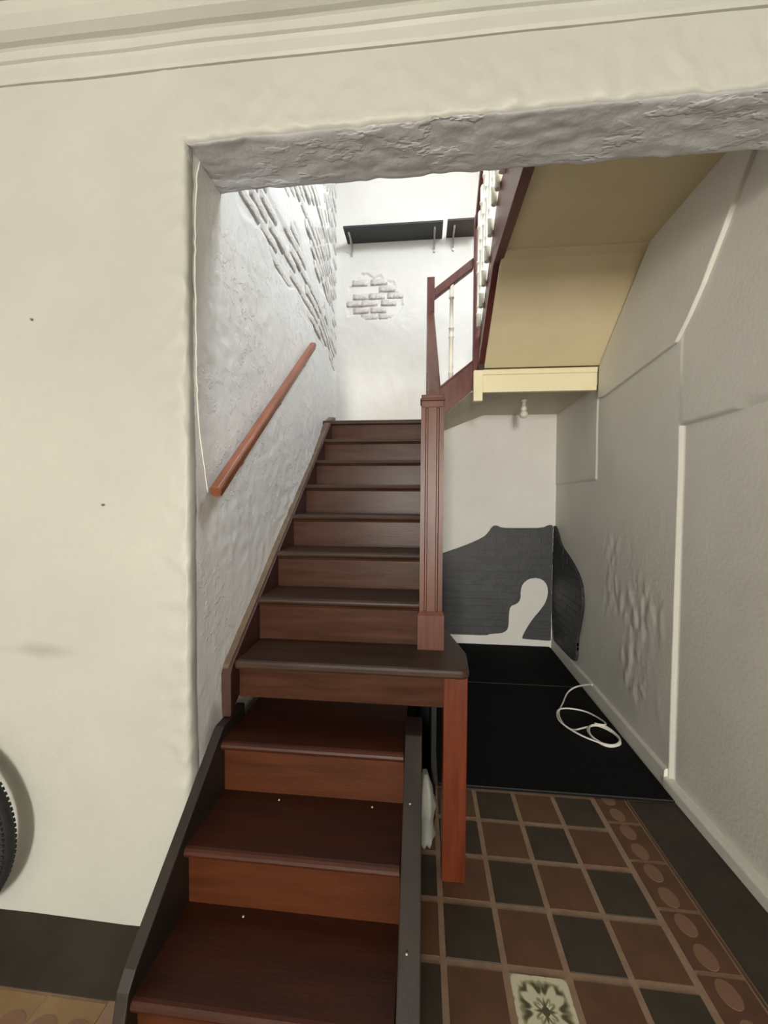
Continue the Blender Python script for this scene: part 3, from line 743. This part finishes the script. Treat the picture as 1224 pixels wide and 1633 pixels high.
# ------------------------------------------------------------------ shelves on the back wall
def shelf(x0, x1, zc, m, label, brackets):
    c = Vector(((x0+x1)/2, YB, zc))
    o = tag(empty('wall_shelf', c), label, 'shelf')
    sb(MB().box(x0, x1, 3.945, YB-0.006, zc, zc+0.02), 'board', m, o, 0.002, c)
    for bx_ in brackets:
        q = sb(MB().box(bx_-0.009, bx_+0.009, 4.0, YB-0.004, zc-0.007, zc), 'bracket', METAL, o, 0.001, c)
        sb(MB().box(bx_-0.009, bx_+0.009, YB-0.016, YB-0.004, zc-0.135, zc-0.006).prism([(4.04, zc-0.006), (4.052, zc-0.006), (YB-0.012, zc-0.10), (YB-0.012, zc-0.115)], 0, bx_-0.004, bx_+0.004), 'bracket_arm', METAL, q, 0.0, c)
shelf(-0.812, 0.182, 4.252, SHELFB, 'long black wall shelf on two metal brackets high on the back wall', (-0.765, 0.103))
shelf(0.224, 0.52, 4.258, SHELFR, 'short dark brown wall shelf beside the long black one', (0.297,))

# ------------------------------------------------------------------ small things
lp = tag(empty('bare_bulb_lamp', (0.885, 3.58, 2.423)), 'unlit bare bulb in a cream holder under the landing', 'lamp'); lp.scale = (1.25, 1.25, 1.05)
MB().lathe([(0.024, 0), (0.024, -0.012), (0.012, -0.018), (0.011, -0.03)], n=14).build('ceiling_rose', BALC, lp)
MB().lathe([(0.014, -0.02), (0.015, -0.06), (0.020, -0.062), (0.020, -0.085), (0.014, -0.09)], n=14).build('holder', BALC, lp)
MB().lathe([(0.014, -0.085), (0.018, -0.095), (0.029, -0.112), (0.031, -0.126), (0.024, -0.144), (0.011, -0.152), (0.001, -0.154)], n=14).build('bulb', GLASSY, lp)

def mat_pad(y0, y1, x0, x1, label):
    c = Vector(((x0+x1)/2, (y0+y1)/2, 0))
    mb = MB(); us = frange(x0, x1, 0.06); vs = frange(y0, y1, 0.06)
    pts = [(x0, y0), (x1, y0), (x1+0.02*(y1-y0), y1), (x0, y1)]
    mb.prism(pts, 2, 0.002, 0.014)
    mb.v = [tuple(Vector(v)-c) for v in mb.v]
    o = mb.build('floor_mat', MATB, None, 0.003); o.location = c
    MB().box(-(x1-x0)/2+0.005, (x1-x0)/2-0.005, -(y1-y0)/2+0.001, -(y1-y0)/2+0.007, 0.0135, 0.0150).build('edge_binding', EDGE, o)
    return tag(o, label, 'mat', 'black floor mats in the corridor')
mat_pad(2.075, 3.281, 0.10, 1.292, 'large black floor mat next to the patterned tiles')
mat_pad(3.290, 4.185, 0.10, 1.318, 'smaller black floor mat against the back wall')

def spline(pts, k=8, closed=False):
    out = []; n = len(pts); V = [Vector(p) for p in pts]
    rng = range(n) if closed else range(n-1)
    for i in rng:
        a, b_, c, d_ = (V[(i-1) % n], V[i], V[(i+1) % n], V[(i+2) % n]) if closed else (V[max(i-1, 0)], V[i], V[i+1], V[min(i+2, n-1)])
        for j in range(k):
            t = j/k; out.append(0.5*((2*b_)+(c-a)*t+(2*a-5*b_+4*c-d_)*t*t+(3*b_-a-3*c+d_)*t**3))
    if not closed: out.append(V[-1])
    return out
cz = 0.019
cp = [(1.318, 3.12, 0.118), (1.30, 3.16, 0.10), (1.24, 3.23, 0.045), (1.16, 3.18, cz), (1.066, 3.012, cz), (0.985, 2.86, cz), (0.972, 2.72, cz), (1.01, 2.66, cz), (1.10, 2.69, cz+0.004),
      (1.19, 2.715, cz+0.006), (1.255, 2.63, cz+0.006), (1.245, 2.53, cz+0.004), (1.16, 2.50, cz), (1.105, 2.565, cz), (1.11, 2.68, cz), (1.20, 2.725, cz+0.010), (1.262, 2.60, cz+0.012), (1.225, 2.515, cz+0.008),
      (1.14, 2.515, cz+0.006), (1.095, 2.60, cz+0.010), (1.14, 2.70, cz+0.014), (1.235, 2.69, cz+0.016), (1.255, 2.56, cz+0.014), (1.17, 2.495, cz+0.012), (1.05, 2.58, cz+0.004), (0.965, 2.70, cz+0.008), (0.955, 2.80, cz+0.008), (1.00, 2.90, cz+0.006),
      (1.09, 2.935, cz), (1.19, 2.90, cz), (1.252, 2.80, cz), (1.235, 2.71, cz+0.018), (1.17, 2.72, cz+0.018)]
tag(MB().tube(spline(cp), 0.0055, 8).build('cable_coil', CABLE), 'white cable lying in a loose coil on the black mat', 'cable')

wp = [(1.342, 2.715), (1.322, 2.62), (1.315, 2.394), (1.318, 2.15), (1.319, 1.919), (1.335, 1.75), (1.378, 1.557)]
def wire_pt(y, z): return (left_x(y, z)+0.004, y, z)
wpts = spline([(0, a, b_) for a, b_ in wp], 10)
tag(MB().tube([wire_pt(p.y, p.z) for p in wpts], 0.0024, 6).build('wall_wire', CABLE), 'thin white wire hanging down the left side of the opening', 'wire')

# crumpled bag standing in the dark gap under the stair
mb = MB(); pr = []
K = 18
bagp = [(0.030, 0.016), (0.040, 0.05), (0.037, 0.09), (0.034, 0.14), (0.037, 0.18), (0.033, 0.22), (0.031, 0.26), (0.024, 0.30), (0.014, 0.33)]
for r, z in bagp:
    for k in range(K):
        a = 2*math.pi*k/K; rr = r*(1+0.55*noise.noise((math.cos(a)*2, math.sin(a)*2, z*14)))
        mb.v.append((rr*math.cos(a)*0.9+0.006*math.sin(z*12), rr*math.sin(a)*1.3, z-0.015))
for i in range(len(bagp)-1):
    for k in range(K): mb.f.append([i*K+k, i*K+(k+1) % K, (i+1)*K+(k+1) % K, (i+1)*K+k]); mb.sm.append(True)
mb.f += [list(range(K))[::-1], [(len(bagp)-1)*K+k for k in range(K)]]; mb.sm += [False, False]
tag(mb.build('plastic_bag', BAG, None, 0, (0.03, 1.73, 0.0)), 'crumpled white bag in the dark gap beside the steps', 'bag')

# ------------------------------------------------------------------ bicycle leaning along the front wall (its wheel shows at the left edge)
BO = Vector((-1.741, 1.185, 0.0))
bk = tag(empty('bicycle', BO), 'black bicycle tyre showing at the left edge by the white wall', 'bicycle')
def wheel(cx):
    w_ = empty('wheel'); w_.parent = bk; w_.location = (cx, 0, 0.349)
    R = 0.324; r = 0.024
    mb = MB(); mb.tube([(R*math.cos(a), 0, R*math.sin(a)) for a in [2*math.pi*k/64 for k in range(64)]], r, 10, True)
    for k in range(110):
        a = 2*math.pi*k/110; c = Vector((math.cos(a), 0, math.sin(a))); t = Vector((-math.sin(a), 0, math.cos(a)))
        for yy, rr in ((-0.018, 0.3355), (0.0, 0.3435), (0.018, 0.3355)):
            p = c*rr; h = 0.006 if yy else 0.007
            q = a+(0.02 if yy else 0)
            vs = [tuple(p+t*(sx_*0.006)+Vector((0, yy+sy_*0.006, 0))+c*(sz_*0.004)) for sz_ in (-1, 1) for sy_ in (-1, 1) for sx_ in (-1, 1)]
            mb.add(vs, [(0, 2, 3, 1), (4, 5, 7, 6), (0, 1, 5, 4), (2, 6, 7, 3), (0, 4, 6, 2), (1, 3, 7, 5)])
    mb.build('tyre', RUBBER, w_)
    MB().tube([(0.292*math.cos(a), 0, 0.292*math.sin(a)) for a in [2*math.pi*k/48 for k in range(48)]], 0.011, 8, True).build('rim', CHROME, w_)
    hb = MB().tube([(0, -0.05, 0), (0, 0.05, 0)], 0.018, 12).build('hub', CHROME, w_)
    spm = MB().tube([(0.015, 0, 0), (0.288, 0, 0)], 0.0012, 5).mesh('spoke', CHROME)
    for k in range(20):
        s_ = link('spoke', spm, w_); s_.rotation_euler = (0, 2*math.pi*k/20, 0); s_.location = (0, 0.02 if k % 2 else -0.02, 0)
    return w_
wheel(0.0); wheel(-1.06)
def bt_(pts, r, name, m=FRAMEP): MB().tube(pts, r, 10).build(name, m, bk)
H0, H1 = (-0.235, 0, 0.66), (-0.30, 0, 0.86)
bt_([(0, -0.055, 0.349), (-0.10, -0.055, 0.50), (-0.215, -0.045, 0.63)], 0.012, 'fork_blade')
bt_([(0, 0.055, 0.349), (-0.10, 0.055, 0.50), (-0.215, 0.045, 0.63)], 0.012, 'fork_blade')
bt_([(-0.215, -0.055, 0.635), (-0.215, 0.055, 0.635)], 0.016, 'fork_crown')
bt_([(-0.21, 0, 0.62), H0, H1, (-0.315, 0, 0.92)], 0.02, 'head_tube')
bt_([H0, (-0.62, 0, 0.30)], 0.019, 'down_tube'); bt_([H1, (-0.78, 0, 0.80)], 0.016, 'top_tube'); bt_([(-0.62, 0, 0.30), (-0.80, 0, 0.92)], 0.016, 'seat_tube')
bt_([(-0.62, 0.0, 0.30), (-1.06, -0.06, 0.349)], 0.010, 'chain_stay'); bt_([(-0.78, 0, 0.78), (-1.06, -0.06, 0.349)], 0.009, 'seat_stay')
bt_([(-0.62, 0.0, 0.30), (-1.06, 0.06, 0.349)], 0.010, 'chain_stay'); bt_([(-0.78, 0, 0.78), (-1.06, 0.06, 0.349)], 0.009, 'seat_stay')
bt_([(-0.26, -0.30, 0.99), (-0.30, -0.05, 0.93), (-0.32, 0, 0.92), (-0.30, 0.04, 0.93), (-0.28, 0.06, 0.95)], 0.012, 'handlebar')
mb = MB(); mb.tube([(-0.68, 0, 0.945), (-0.78, 0, 0.945), (-0.88, 0, 0.95), (-0.95, 0, 0.96)], [0.018, 0.03, 0.06, 0.07], 12)
mb.v = [(v[0], v[1], 0.945+(v[2]-0.945)*0.4) for v in mb.v]; mb.build('saddle', RUBBER, bk)
